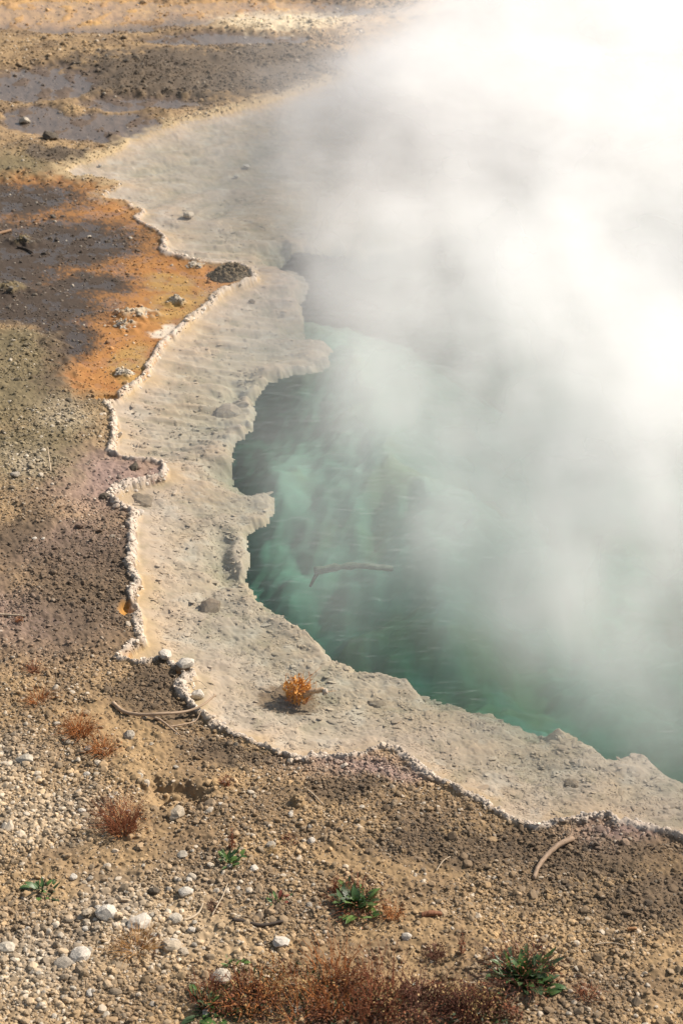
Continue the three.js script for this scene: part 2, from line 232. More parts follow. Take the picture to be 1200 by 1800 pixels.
{ // the floor of the throat, reaching back under the overhanging shelf
  const nx = 300, nz = 420, X0 = -1.6, X1 = 5.5, Z0 = -15, Z1 = -4.4, v = [], c = [], idx = [];
  for (let j = 0; j <= nz; j++) for (let i = 0; i <= nx; i++) {
    const x = lerp(X0, X1, i / nx), z = lerp(Z0, Z1, j / nz), w = fbm(x * 1.3, z * 1.1, 3), led = ss(sdist(LEDGE, x + 0.25 * w, z + 0.5 * w), -0.9, 0.5), rough = fbm(x * 5, z * 5, 4), k = fbm(x * 15, z * 12, 3);
    let h = -0.95 - 0.22 * w + 0.04 * rough + 0.025 * k;
    for (const [e, up] of MOUNDS) h += up * blob(e, x + 0.1 * w, z + 0.15 * w);
    h = lerp(h, -0.3 + 0.04 * rough + 0.03 * k, led); v.push(x, Math.min(h, -0.14), z);
    const q = 1 + 0.12 * k + 0.08 * rough, y = ss(w + 0.4 * rough, -0.1, 0.4); c.push(lerp(0.55, 0.50, y) * q, lerp(0.54, 0.42, y) * q, lerp(0.47, 0.28, y) * q);
    if (i < nx && j < nz) { const a = j * (nx + 1) + i, b = a + 1, d = a + nx + 1, e = d + 1; idx.push(a, d, b, b, d, e); }
  }
  const g = new THREE.BufferGeometry(); g.setAttribute('position', new THREE.Float32BufferAttribute(v, 3)); g.setAttribute('color', new THREE.Float32BufferAttribute(c, 3)); g.setIndex(idx); g.computeVertexNormals();
  const m = new THREE.Mesh(g, new THREE.MeshStandardMaterial({ vertexColors: true, roughness: 0.95 })); m.name = 'spring_floor'; m.userData = { kind: 'structure', label: 'pale mineral floor deep in the green throat of the spring', category: 'ground' }; m.castShadow = m.receiveShadow = true; scene.add(m);
}

// ---------------------------------------------------------------- water
function sheet(name, keep, y, cols, rows, material, label) {
  const v = [], uv = [], at = new Map(), idx = [];
  const put = (i, j) => { const k = j * 10000 + i + 1000; if (!at.has(k)) { const [x, z] = fan(i, j, cols, rows); at.set(k, v.length / 3); v.push(x, y(x, z), z); uv.push(x, z); } return at.get(k); };
  for (let j = 0; j < rows; j++) for (let i = -60; i < cols * 1.35; i++) {
    const [x, z] = fan(i + 0.5, j + 0.5, cols, rows); if (!keep(x, z)) continue;
    const a = put(i, j), b = put(i + 1, j), c = put(i, j + 1), d = put(i + 1, j + 1); idx.push(a, b, c, b, d, c);
  }
  const g = new THREE.BufferGeometry(); g.setAttribute('position', new THREE.Float32BufferAttribute(v, 3)); g.setAttribute('uv', new THREE.Float32BufferAttribute(uv, 2)); g.setIndex(idx); g.computeVertexNormals();
  const m = new THREE.Mesh(g, material); m.name = name; m.userData = { kind: 'structure', label, category: 'water' }; m.receiveShadow = true; scene.add(m); return m;
}
const rippleTex = (() => {                                               // wind ripples, 2 m square
  const n = 1024, d = new Float32Array(n * n * 4), tile = (f, i, j) => { const a = j / n, b = i / n; return (f(i, j) * (1 - b) + f(i - n, j) * b) * (1 - a) + (f(i, j - n) * (1 - b) + f(i - n, j - n) * b) * a; };
  const f = (i, j) => { const x = i / n * 2, z = j / n * 2, w = fbm(x * 1.6, z * 1.6, 3), r = 1 - Math.abs(fbm(x * 5 + 2 * w, z * 17 + 3 * w, 2)); return 0.6 * r * r + 0.4 * fbm(x * 9 + w, z * 26 + w, 2); };
  for (let j = 0; j < n; j++) for (let i = 0; i < n; i++) { const v = 0.5 + 0.5 * tile(f, i, j); d.set([v, v, v, 1], (j * n + i) * 4); }
  const t = new THREE.DataTexture(d, n, n, THREE.RGBAFormat, THREE.FloatType); t.wrapS = t.wrapT = THREE.RepeatWrapping; t.magFilter = THREE.LinearFilter; t.repeat.set(0.5, 0.5); t.needsUpdate = true; return t;
})();
MT.water = new THREE.MeshPhysicalMaterial({ color: C(1, 1, 1), bumpMap: rippleTex, bumpScale: 0.012, roughness: 0.04, transmission: 1, thickness: 0, ior: 1.33, side: THREE.DoubleSide });
MT.film = new THREE.MeshPhysicalMaterial({ color: C(1, 1, 1), roughness: 0.12, transmission: 1, thickness: 0, ior: 1.33, side: THREE.DoubleSide });
const ripple = (x, z) => {
  const k = ss(-z, 6, 8) * ss(-z, 15, 11), w = fbm(x * 1.2, z * 1.2, 2);
  return 0.0045 * (0.3 + k) * (fbm(x * 7 + 2 * w, z * 15 + 3 * w, 3, 0.6) + 0.5 * Math.sin(z * 42 + x * 9 + 6 * w) * clamp(fbm(x * 0.9 + 4, z * 1.3, 2) * 2, 0, 1)) * ss(shoreD(x, z), 0, 0.5);
};
sheet('pool_water', (x, z) => shoreD(x, z) > -0.05, ripple, 420, 520, MT.water, 'clear steaming water filling the spring');
sheet('puddle_water', (x, z) => { const d = shoreD(x, z); if (d > -0.01) return false; const zo = zones(x, z); return zo.mat > 0.02 || zo.puddle > 0.15; }, (x, z) => 0.0058 - 0.0030 * zones(x, z).mat, 300, 380, MT.film, 'thin film of runoff water over the mats and mud');
{
  const g = new THREE.BoxGeometry(11.5, 3, 18); const m = new THREE.Mesh(g, new THREE.MeshPhysicalMaterial({ color: C(1, 1, 1), transparent: true, opacity: 0.001, roughness: 0, transmission: 1, ior: 1.33, specularIntensity: 0, thickness: 2, attenuationColor: C(0.37, 0.67, 0.585), attenuationDistance: 1.3 }));
  m.name = 'water_body'; m.position.set(3.4, -1.52, -13); m.userData = { kind: 'structure', label: 'green depth of the spring water', category: 'water' }; scene.add(m);
}

// ---------------------------------------------------------------- steam: the density of a drifting cloud over the spring, cut into undulating veils one above the other
const lerps = (x, t) => { let i = 0; while (i < t.length - 2 && x > t[i + 1][0]) i++; return lerp(t[i][1], t[i + 1][1], clamp((x - t[i][0]) / (t[i + 1][0] - t[i][0]), 0, 1)); };
const START = [[5, 1.0], [6, 0.5], [7, 0.05], [8, -0.25], [10.5, -0.6], [13, -0.95], [15, -0.8], [17, 0]];   // how far left the steam reaches, by distance
function density(x, y, z) {                                               // per metre of height: thin over the near pool, a thick bank to the right and behind
  const D = -z, xs = x + 0.2 * noise(z * 0.7, y * 1.1), a0 = xs - lerps(D, START), a = Math.max(0, a0), veil = 0.17 * ss(a0, -0.55, 0.1) * ss(D, 5.4, 6.6) * ss(D, 15, 13); if (a0 <= -0.55) return 0;
  const n = fbm3(x * 1.0 + 0.4 * y, y * 1.3, z * 0.42, 4, 0.5), n2 = fbm3(x * 2.6 + 9, y * 2, z * 1.0 + 4, 3, 0.5);
  const thin = (0.85 + 0.3 * ss(D, 10, 12.5)) * a * ss(a, 0, 0.5) * lerp(1, ss(xs, -0.4, 0.4), ss(D, 13.5, 15.5)), bank = 2.8 * ss(xs, 0.0, 0.8) * ss(D, 11, 14.5);
  const tall = 0.28 + 0.06 * ss(D, 10, 14);
  return ((thin + veil) * clamp(0.95 + 1.4 * n + 1.5 * n2, 0.15, 2.2) + bank * clamp(1 + 0.4 * n, 0.5, 1.4)) / tall * Math.exp(-y / tall) * ss(shoreD(x, z), -0.2, 0.6);
}
{
  const VEILS = 10, mat = new THREE.MeshPhysicalMaterial({ color: C(0.99, 0.99, 0.98), vertexColors: true, transparent: true, roughness: 1, transmission: 0.45, thickness: 0, specularIntensity: 0, side: THREE.DoubleSide });
  const steam = new THREE.Group(); steam.name = 'steam'; steam.userData = { kind: 'stuff', label: 'white steam drifting off the hot spring', category: 'steam' }; scene.add(steam);
  for (let s = 0; s < VEILS; s++) {
    const y0 = 0.05 + 2.1 * Math.pow((s + 0.3) / VEILS, 1.6), y1 = 0.05 + 2.1 * Math.pow((s + 1.3) / VEILS, 1.6), dy = y1 - y0, nx = 110, nz = 200, X0 = -2.6, X1 = 6.4, Z0 = -20.5, Z1 = -4.6;
    const v = [], c = [], id = new Int32Array((nx + 1) * (nz + 1)).fill(-1), al = new Float32Array((nx + 1) * (nz + 1)), idx = [];
    for (let j = 0, k = 0; j <= nz; j++) for (let i = 0; i <= nx; i++, k++) {
      const x = lerp(X0, X1, i / nx), z = lerp(Z0, Z1, j / nz), y = y0 + dy * 0.6 * noise(x * 0.6 + s * 5, z * 0.5), edge = ss(i, 0, 6) * ss(nx - i, 0, 6) * ss(j, 0, 6) * ss(nz - j, 0, 6);
      al[k] = 1 - Math.exp(-density(x, y, z) * dy * edge * 1.1);
      v.push(x, y, z);
    }
    const vv = [], cc = [];
    const put = (k) => { if (id[k] < 0) { id[k] = vv.length / 3; vv.push(v[k * 3], v[k * 3 + 1], v[k * 3 + 2]); cc.push(1, 1, 1, al[k]); } return id[k]; };
    for (let j = 0; j < nz; j++) for (let i = 0; i < nx; i++) { const k = j * (nx + 1) + i, q = [k, k + 1, k + nx + 1, k + nx + 2]; if (Math.max(...q.map((t) => al[t])) < 0.004) continue; const [a, b, e, f] = q.map(put); idx.push(a, e, b, b, e, f); }
    if (!idx.length) continue;
    const g = new THREE.BufferGeometry(); g.setAttribute('position', new THREE.Float32BufferAttribute(vv, 3)); g.setAttribute('color', new THREE.Float32BufferAttribute(cc, 4)); g.setIndex(idx); g.computeVertexNormals();
    const m = new THREE.Mesh(g, mat); m.name = 'steam_veil'; m.userData.kind = 'stuff'; m.castShadow = m.receiveShadow = true; steam.add(m);
  }
}
// ---------------------------------------------------------------- loose things
const names = {};
function named(o, name) { const n = names[name] = (names[name] ?? -1) + 1; o.name = n ? name + '_' + String(n).padStart(3, '0') : name; return o; }
function shade(o) { o.traverse((c) => { if (c.isMesh) c.castShadow = c.receiveShadow = true; }); return o; }
function thing(name, label, category, [x, y, z], group) { const o = named(new THREE.Group(), name); o.position.set(x, y, z); o.userData = { label, category }; if (group) o.userData.group = group; scene.add(o); return o; }
function part(name, geo, material, parent, kind) { const m = new THREE.Mesh(geo, material); m.name = name; if (kind) m.userData.kind = kind; m.castShadow = m.receiveShadow = true; parent.add(m); return m; }
const std = (r, g, b, rough = 0.9, more = {}) => new THREE.MeshStandardMaterial({ color: C(r, g, b), roughness: rough, ...more });
function rockGeo(s, detail, flat, rough) {
  const g = new THREE.IcosahedronGeometry(1, detail), p = g.attributes.position, v = new THREE.Vector3(), cuts = [];
  const r0 = seed; seed = s * 7919; for (let i = 0; i < 7; i++) cuts.push(new THREE.Vector3(G(), G(), G()).normalize().multiplyScalar(1), 0.62 + 0.3 * R()); const o = R() * 50, sx = 0.8 + 0.5 * R(); seed = r0;
  for (let i = 0; i < p.count; i++) {
    v.fromBufferAttribute(p, i);
    let k = 1 + rough * fbm3(v.x * 1.6 + o, v.y * 1.6, v.z * 1.6, 3);
    for (let c = 0; c < cuts.length; c += 2) { const t = v.dot(cuts[c]); if (t > 0.05) k = Math.min(k, cuts[c + 1] / t); }
    v.multiplyScalar(k); p.setXYZ(i, v.x * sx, v.y * flat, v.z);
  }
  g.computeVertexNormals(); return g;
}
const pebbles = [1, 2, 3, 4, 5].map((s) => rockGeo(s, 1, 0.72, 0.35));
const stones = [11, 12, 13, 14, 15, 16].map((s) => rockGeo(s, 2, 0.66, 0.45));
const stoneTex = (() => {                                                 // speckled mineral grain
  const n = 256, d = new Uint8Array(n * n * 4);
  for (let j = 0; j < n; j++) for (let i = 0; i < n; i++) { const a = fbm(i / 20, j / 20, 4), b = fbm(i / 3.1 + 50, j / 3.1, 2), v = clamp(215 + 45 * a + 30 * b, 60, 255); d.set([v, v * 0.985, v * 0.96, 255], (j * n + i) * 4); }
  const t = new THREE.DataTexture(d, n, n); t.wrapS = t.wrapT = THREE.RepeatWrapping; t.magFilter = THREE.LinearFilter; t.colorSpace = THREE.SRGBColorSpace; t.needsUpdate = true; return t;
})();
const stoneMat = [[0.60, 0.55, 0.46], [0.50, 0.43, 0.33], [0.42, 0.38, 0.32], [0.66, 0.62, 0.55]].map((c) => std(...c, 0.92, { map: stoneTex, bumpMap: stoneTex, bumpScale: 0.002, flatShading: true }));
const wetStone = std(0.25, 0.20, 0.14, 0.8, { map: stoneTex }), darkStone = std(0.10, 0.08, 0.055, 0.85, { map: stoneTex });

// gravel: far too many grains to count
{
  const M = new THREE.Matrix4(), q = new THREE.Quaternion(), e = new THREE.Euler(), col = new THREE.Color(), lists = pebbles.map(() => []);
  const add = (x, y, z, r, c) => lists[Math.floor(R() * 5)].push([x, y, z, r, c]);
  let want = 340000, tries = 0;
  while (want > 0 && tries++ < 1500000) {
    const [x, z] = fan(COLS * (0.03 + 0.94 * R()), ROWS * (0.02 + 0.94 * R()), COLS, ROWS), d = shoreD(x, z);
    if (d > -0.004) continue;
    const zo = zones(x, z), bare = Math.max(zo.mat * (1 - zo.isle * 0.75) * 0.62, ss(zo.puddle, 0.35, 0.6) * 0.75, ss(zo.basin, 0.3, 0.5));
    if (R() < bare || (R() < 0.75 && fbm(x * 2.2 + 40, z * 2.2, 3) > 0.12)) continue;
    const wetness = ss(zo.wet, 0.2, 0.9), h = height(x, z, d, zo), c = groundColor(x, z, d, h, zo);
    let r = 0.0030 * Math.exp(0.5 * G()) * (1 + 0.4 * zo.white); if (R() < 0.04) r *= 2; r = Math.min(r, 0.017) * (1 + Math.max(0, -z - 10) * 0.13);
    const k = 0.5 + 1.0 * R(), pale = R() < 0.06 + 0.14 * zo.white ? 0.6 : R() * 0.15, t = pale * (1 - 0.75 * wetness) * (1 - 0.75 * zo.mud);
    add(x, h + r * 0.12, z, r, [lerp(c[0] * k, 0.60, t), lerp(c[1] * k, 0.53, t), lerp(c[2] * k, 0.42, t)]); want--;
  }
  for (let i = 0; i < 110000; i++) {                                      // the gravel goes on beyond the finely divided patch
    const side = R() < 0.6, [x, z] = side ? fan(COLS * (R() < 0.7 ? -0.5 + 0.53 * R() : 0.98 + 0.5 * R()), ROWS * (0.02 + 0.7 * R()), COLS, ROWS) : fan(COLS * (-0.3 + 1.6 * R()), 0, COLS, ROWS), zz = side ? z : z + 1.2 * R(); if (side && R() < 0.1) continue;
    if (fanInside(x, zz)) continue; const d = shoreD(x, zz); if (d > -0.02) continue;
    const zo = zones(x, zz), h = outer(x, zz), c = groundColor(x, zz, d, h, zo), r = Math.min(0.017, 0.004 * Math.exp(0.5 * G())), k = 0.5 + R(); add(x, h + r * 0.2, zz, r, c.map((v) => v * k));
  }
  for (let i = 0; i < 700; i++) { const a = R() * 6.283, b = Math.sqrt(R()), x = CLOD[0] + CLOD[2] * 1.05 * b * Math.cos(a), z = CLOD[1] + CLOD[3] * 1.05 * b * Math.sin(a); if (shoreD(x, z) > -0.03) continue; const k = 0.5 + R(); add(x, height(x, z) + 0.003, z, 0.006 + 0.008 * R(), [0.12 * k, 0.09 * k, 0.05 * k]); }
  lists.forEach((l, s) => {
    const im = named(new THREE.InstancedMesh(pebbles[s], std(1, 1, 1, 0.93), l.length), 'gravel');
    l.forEach(([x, y, z, r, c], i) => { q.setFromEuler(e.set((R() - 0.5) * 1.2, R() * 6.3, (R() - 0.5) * 1.2)); M.compose(new THREE.Vector3(x, y, z), q, new THREE.Vector3(r * (0.75 + 0.5 * R()), r * (0.7 + 0.5 * R()), r * (0.75 + 0.5 * R()))); im.setMatrixAt(i, M); im.setColorAt(i, col.setRGB(...c)); });
    im.userData = { kind: 'stuff', label: 'loose tan gravel covering the bank', category: 'gravel' }; im.castShadow = im.receiveShadow = true; scene.add(im);
  });
  { // crumbs and flakes of sinter strewn over the drowned shelf
    const fl = []; let guard = 0;
    while (fl.length < 30000 && guard++ < 400000) {
      const [x, z] = fan(COLS * (0.02 + 0.96 * R()), ROWS * (0.05 + 0.75 * R()), COLS, ROWS), d = shoreD(x, z); if (d < 0.05 || throat(x, z) > -0.02) continue;
      const n = fbm(x * 5 + 12, z * 5, 3); if (R() > 0.25 + 1.4 * n + 0.3 * ss(-z, 9.5, 7.5)) continue;
      const h = height(x, z, d), c = groundColor(x, z, d, h, null), k = 0.82 + 0.36 * R(), r = 0.0036 * Math.exp(0.6 * G()); fl.push([x, Math.min(h, -0.006), z, Math.min(r, 0.02), c.map((v) => v * k)]);
    }
    const im = new THREE.InstancedMesh(rockGeo(51, 1, 0.5, 0.5), std(1, 1, 1, 0.93), fl.length); im.name = 'sinter_flakes';
    fl.forEach(([x, y, z, r, c], i) => { q.setFromEuler(e.set(G() * 0.15, R() * 6.3, G() * 0.15)); M.compose(new THREE.Vector3(x, y - r * 0.05, z), q, new THREE.Vector3(r * (0.8 + 0.9 * R()), Math.min(r * 0.55, 0.006), r * (0.6 + 0.5 * R()))); im.setMatrixAt(i, M); im.setColorAt(i, col.setRGB(...c)); });
    im.userData = { kind: 'stuff', label: 'crumbs of pale sinter strewn over the shallow shelf', category: 'mineral crust' }; im.castShadow = im.receiveShadow = true; scene.add(im);
  }
  // knobs of white sinter grown along the rim, and on the crusts that stand in the runoff
  const knobs = [];
  for (let i = 1; i < 149 && i < SHORE.length; i++) {
    const [ax, az] = SHORE[i - 1], [bx, bz] = SHORE[i], L = Math.hypot(bx - ax, bz - az); if (L > 1.2 || az < -13.5) continue;
    for (let k = 0; k < L * 200; k++) {
      const t = R(), x = ax + (bx - ax) * t + G() * 0.010, z = az + (bz - az) * t + G() * 0.010, on = fbm(x * 2.3 + 9, z * 2.3, 2); if (R() > 0.5 + 1.7 * on) continue;
      const d = shoreD(x, z), h = height(x, z, d); if (h < -0.004) continue;
      const rust = clamp(fbm(x * 6 + 30, z * 6, 2) * 2 - 0.35, 0, 1) * R(), k2 = 0.75 + 0.35 * R();
      knobs.push([x, h, z, 0.0038 * Math.exp(0.6 * G()) * (d > 0 ? 0.8 : 1), [lerp(0.56, 0.40, rust) * k2, lerp(0.495, 0.23, rust) * k2, lerp(0.41, 0.08, rust) * k2]]);
    }
  }
  for (const e2 of ISLES) for (let i = 0; i < 190; i++) {
    const a = R() * 6.283, b = Math.sqrt(R()) * 1.1, x = e2[0] + e2[2] * b * Math.cos(a), z = e2[1] + e2[3] * b * Math.sin(a); if (shoreD(x, z) > 0 || R() > 0.22 + 1.6 * fbm(x * 14, z * 14, 3)) continue;
    const k2 = 0.55 + 0.6 * R(), pale = e2[0] > -1.4 ? 1 : 0.3; knobs.push([x, height(x, z) + 0.001, z, 0.004 + 0.006 * R(), [0.46 * k2 * pale, 0.40 * k2 * pale, 0.31 * k2 * pale]]);
  }
  const g = rockGeo(33, 1, 0.85, 0.5), im = new THREE.InstancedMesh(g, std(1, 1, 1, 0.9), knobs.length); im.name = 'sinter_crust';
  knobs.forEach(([x, y, z, r, c], i) => { q.setFromEuler(e.set(G() * 0.4, R() * 6, G() * 0.4)); M.compose(new THREE.Vector3(x, y - r * 0.3, z), q, new THREE.Vector3(r * (1 + R()), r * (0.6 + 0.4 * R()), r * (0.8 + 0.6 * R()))); im.setMatrixAt(i, M); im.setColorAt(i, col.setRGB(...c)); });
  im.userData = { kind: 'stuff', label: 'knobbly white mineral crust edging the pool', category: 'mineral crust' }; im.castShadow = im.receiveShadow = true; scene.add(im);
}

// stones one can pick out
function stone(e, label, k = 0, mat = stoneMat[0], sink = 0.25, group, name = 'stone') {
  const r = e[2], m = named(new THREE.Mesh(stones[k % 6], mat), name), y = height(e[0], e[1]);
  m.position.set(e[0], y + r * (0.5 - sink), e[1]); m.rotation.set((R() - 0.5) * 0.5, R() * 6.28, (R() - 0.5) * 0.5); m.scale.set(r, r * 0.85, r);
  m.userData = { label, category: 'stone' }; if (group) m.userData.group = group; m.castShadow = m.receiveShadow = true; scene.add(m); return m;
}
stone([-.839,-4.754,0.033,0.049], 'pale angular stone, right one of the pair near the lower left corner', 0, stoneMat[3]);
stone([-.891,-4.716,0.031,0.045], 'grey flat stone, left one of the pair near the lower left corner', 1, stoneMat[2]);
stone([-.775,-4.953,0.045,0.069], 'largest pale stone, left of the broad white stone in lower left gravel', 2, stoneMat[3]);
stone([-.662,-4.925,0.045,0.068], 'broad white stone half sunk below the dry brown tuft', 3, stoneMat[3], 0.45);
stone([-.522,-5.064,0.027,0.041], 'white rounded stone above the pale splinters', 4, stoneMat[3]);
stone([-.55,-4.931,0.024,0.037], 'white stone just left of the pale splinters', 5, stoneMat[0]);
stone([-.196,-4.814,0.028,0.041], 'bright white upright stone below the dark stick', 0, stoneMat[3], 0.1);
stone([-.297,-5.195,0.018,0.027], 'small white stone at the right tip of the green rosette', 1, stoneMat[3]);
stone([-.806,-6.007,0.028,0.049], 'grey rounded stone below the forked branch', 2, stoneMat[2]);
stone([-1.174,-5.831,0.030,0.050], 'grey white stone at the left edge of the gravel', 3, stoneMat[0]);
stone([-1.082,-4.792,0.033,0.049], 'pale stone cut by the left edge of the picture', 4, stoneMat[0]);
stone([-.551,-4.797,0.037,0.055], 'grey brown stone beside the dry brown tuft', 5, stoneMat[1], 0.4);
stone([-.38,-4.645,0.031,0.044], 'pale tan stone between two green plants near the bottom', 0, stoneMat[0]);
stone([0.210,-4.847,0.017,0.025], 'small white stone right of the leafy green clump', 1, stoneMat[3]);
stone([-.106,-5.354,0.018,0.029], 'white pebble beside the low red sprig', 2, stoneMat[3]);
stone([-.586,-5.507,0.035,0.043], 'tan clod of earth lying in the footprint hollow', 3, stoneMat[1], 0.3);
stone([-.63,-5.075,0.023,0.035], 'dark stone in pale gravel between the green sprigs', 4, darkStone, 0.3);
stone([-1.017,-12.095,0.041,0.068], 'knobbly stone standing alone in the far shallows', 5, stoneMat[0], -0.1);
stone([-.68,-13.247,0.024,0.079], 'small white stone far out in the steaming shallows', 0, stoneMat[3], -0.3);
stone([-.741,-13.012,0.020,0.064], 'tiny white stone in the shallows next to a slightly larger one', 1, stoneMat[3], -0.3);
stone([-1.718,-13.181,0.016,0.053], 'tiny stone in the water at the pointed far inlet', 2, stoneMat[0], -0.3);
stone([-.569,-7.104,0.052,0.077], 'dark oval stone lying under shallow water near the inlet', 3, wetStone, 0.25, null, 'sunken_stone');
stone([-.604,-9.148,0.102,0.086], 'flat sunken slab under water at the near lip of the terraces', 4, std(0.37, 0.31, 0.24, 0.9, { map: stoneTex }), 0.75, null, 'sunken_stone');
stone([-.958,-8.066,0.065,0.053], 'dark slab under water below the pointed white spit', 5, std(0.29, 0.24, 0.17, 0.9, { map: stoneTex, flatShading: true }), 0.85, null, 'sunken_stone');
stone([0.136,-6.392,0.039,0.053], 'flat tan slab under water right of the orange plant', 0, std(0.30, 0.24, 0.17, 0.9, { map: stoneTex }), 0.75, null, 'sunken_stone');
stone([0.859,-5.831,0.038,0.043], 'flat slab under water near the right edge', 1, std(0.31, 0.25, 0.18, 0.9, { map: stoneTex }), 0.7, null, 'sunken_stone');
stone([-.53,-10.610,0.024,0.046], 'small grey stone under water off the spit tip', 2, wetStone, 0.2, null, 'sunken_stone');
stone([-1.010,-8.294,0.028,0.049], 'dark lump of rock on the pink spit', 3, darkStone, 0.2);
stone([-1.119,-8.002,0.027,0.046], 'dark stone behind the rim on pink gravel', 4, darkStone, 0.2);
stone([-1.560,-8.179,0.025,0.054], 'dark grey stone at the left edge by the thin upright twig', 5, stoneMat[2], 0.2);
stone([-1.382,-7.538,0.013,0.026], 'pair of white pebbles on the pinkish gravel, left one', 0, stoneMat[3], 0.1);
stone([-1.342,-7.543,0.010,0.021], 'pair of white pebbles on the pinkish gravel, right one', 1, stoneMat[3], 0.1);
stone([-.569,-6.351,0.034,0.045], 'white knobbly rock on the shore above the forked branch', 2, stoneMat[3], 0.1);
stone([-.713,-6.577,0.032,0.039], 'white knobbly rock by the little inlet, left of two', 3, stoneMat[3], 0.1);
stone([-.628,-6.513,0.039,0.034], 'white curved rock by the little inlet, right of two', 4, stoneMat[3], 0.1);
stone([-2.396,-14.188,0.047,0.089], 'pale stone beside the far puddle', 5, stoneMat[0], 0.1);
stone([-2.132,-13.669,0.059,0.084], 'dark rough stone on the far bank', 0, darkStone, 0.1);
for (let i = 0, n = 0; n < 100 && i < 4000; i++) {                       // ordinary pale stones, none unlike the next
  const near = R() < 0.7, px = near ? [-1.05 + 0.95 * R(), -4.4 - 1.55 * R()] : [-1.3 + 2.6 * R(), -4.4 - 2.6 * R()];
  const [x, z] = px; if (shoreD(x, z) > -0.12) continue; const zo = zones(x, z); if (zo.wet > 0.35 || zo.mat > 0.05 || R() > 0.25 + 0.75 * zo.white) continue;
  stone([x, z, 0.008 + 0.012 * R() * R() + 0.004 * zo.white * R(), 0], 'ordinary pale stone lying loose among the gravel', n, stoneMat[n % 4], 0.2, 'ordinary pale stones in the gravel'); n++;
}

// ---------------------------------------------------------------- wood
function taper(points, r0, r1, sides = 9, knots = 0.26) {
  const curve = new THREE.CatmullRomCurve3(points.map((p) => new THREE.Vector3(...p))), n = Math.max(6, points.length * 5), pos = [], idx = [], uv = [], fr = curve.computeFrenetFrames(n, false), p = new THREE.Vector3();
  for (let i = 0; i <= n; i++) {
    curve.getPointAt(i / n, p);
    for (let k = 0; k < sides; k++) { const a = k / sides * 6.28318, r = lerp(r0, r1, i / n) * (1 + knots * noise(i * 0.9 + r0 * 900, k * 1.3)), c = Math.cos(a) * r, s = Math.sin(a) * r, N = fr.normals[i], B = fr.binormals[i]; pos.push(p.x + N.x * c + B.x * s, p.y + N.y * c + B.y * s, p.z + N.z * c + B.z * s); uv.push(k / sides, i / n * 4); }
  }
  for (let i = 0; i < n; i++) for (let k = 0; k < sides; k++) { const a = i * sides + k, b = i * sides + (k + 1) % sides; idx.push(a, b, a + sides, b, b + sides, a + sides); }
  for (let k = 1; k < sides - 1; k++) { idx.push(0, k + 1, k); const o = n * sides; idx.push(o, o + k, o + k + 1); }
  const g = new THREE.BufferGeometry(); g.setAttribute('position', new THREE.Float32BufferAttribute(pos, 3)); g.setAttribute('uv', new THREE.Float32BufferAttribute(uv, 2)); g.setIndex(idx); g.computeVertexNormals(); return g;
}
const woodTex = (() => { const n = 128, d = new Uint8Array(n * n * 4); for (let j = 0; j < n; j++) for (let i = 0; i < n; i++) { const v = clamp(205 + 60 * fbm(i / 5, j / 40, 3) + 30 * fbm(i / 2, j / 9, 2), 50, 255); d.set([v, v * 0.97, v * 0.93, 255], (j * n + i) * 4); } const t = new THREE.DataTexture(d, n, n); t.wrapS = t.wrapT = THREE.RepeatWrapping; t.magFilter = THREE.LinearFilter; t.colorSpace = THREE.SRGBColorSpace; t.needsUpdate = true; return t; })();
const wood = (r, g, b) => std(r, g, b, 0.8, { map: woodTex });
const grey = wood(0.55, 0.42, 0.30), dark = wood(0.08, 0.06, 0.045), pale = wood(0.66, 0.56, 0.42), brown = wood(0.38, 0.24, 0.14);
const lay = (pts, lift) => pts.map(([x, z], i) => [x, Math.max(height(x, z), shoreD(x, z) > 0 ? 0.002 : 0) + (Array.isArray(lift) ? lift[i] : lift), z]);
function twig(name, label, pts, r0, r1, mat, lift = 0.006, branches = []) {
  const L = lay(pts, lift), o = L[0], t = thing(name, label, 'twig', o), rel = (q) => q.map((p) => [p[0] - o[0], p[1] - o[1], p[2] - o[2]]);
  part('stem', taper(rel(L), r0, r1), mat, t); for (const [bp, a, b, lf] of branches) part('side_branch', taper(rel(lay(bp, lf ?? lift)), a, b), mat, t);
  return t;
}
twig('branch', 'thin forked grey branch reaching over the shoreline crust', [[-.889,-6.223],[-.844,-6.168],[-.783,-6.137],[-.703,-6.129],[-.596,-6.168],[-.537,-6.211],[-.508,-6.251],[-.492,-6.267]], 0.0085, 0.004, grey, [0.005, 0.012, 0.018, 0.022, 0.03, 0.04, 0.05, 0.055], [[[[-.743,-6.133],[-.693,-6.106],[-.654,-6.064],[-.612,-6.019]], 0.0058, 0.0026, [0.018, 0.012, 0.008, 0.005]], [[[-.655,-6.068],[-.602,-6.091],[-.561,-6.129],[-.543,-6.168]], 0.004, 0.002, 0.01]]);
twig('stick', 'thick curved driftwood stick on dark gravel at the right', [[0.652,-5.147],[0.673,-5.208],[0.706,-5.269],[0.751,-5.326],[0.795,-5.367],[0.810,-5.389]], 0.007, 0.011, wood(0.42, 0.31, 0.22), [0.008, 0.014, 0.018, 0.02, 0.018, 0.014], [[[[0.795,-5.370],[0.810,-5.409],[0.808,-5.448]], 0.004, 0.0012, [0.02, 0.03, 0.045]]]);
twig('stick', 'dark rotten stick in the gravel below the green rosettes', [[-.358,-4.925],[-.316,-4.917],[-.266,-4.905],[-.192,-4.925]], 0.009, 0.005, dark, 0.006);
twig('splinter', 'pale wood splinter, left of two lying close together', [[-.519,-4.925],[-.491,-4.948],[-.47,-4.982],[-.461,-5.011]], 0.0045, 0.003, pale, 0.008);
twig('splinter', 'pale thin splinter, right of two lying close together', [[-.427,-4.959],[-.411,-5.011],[-.398,-5.052],[-.384,-5.111]], 0.003, 0.0016, pale, 0.01);
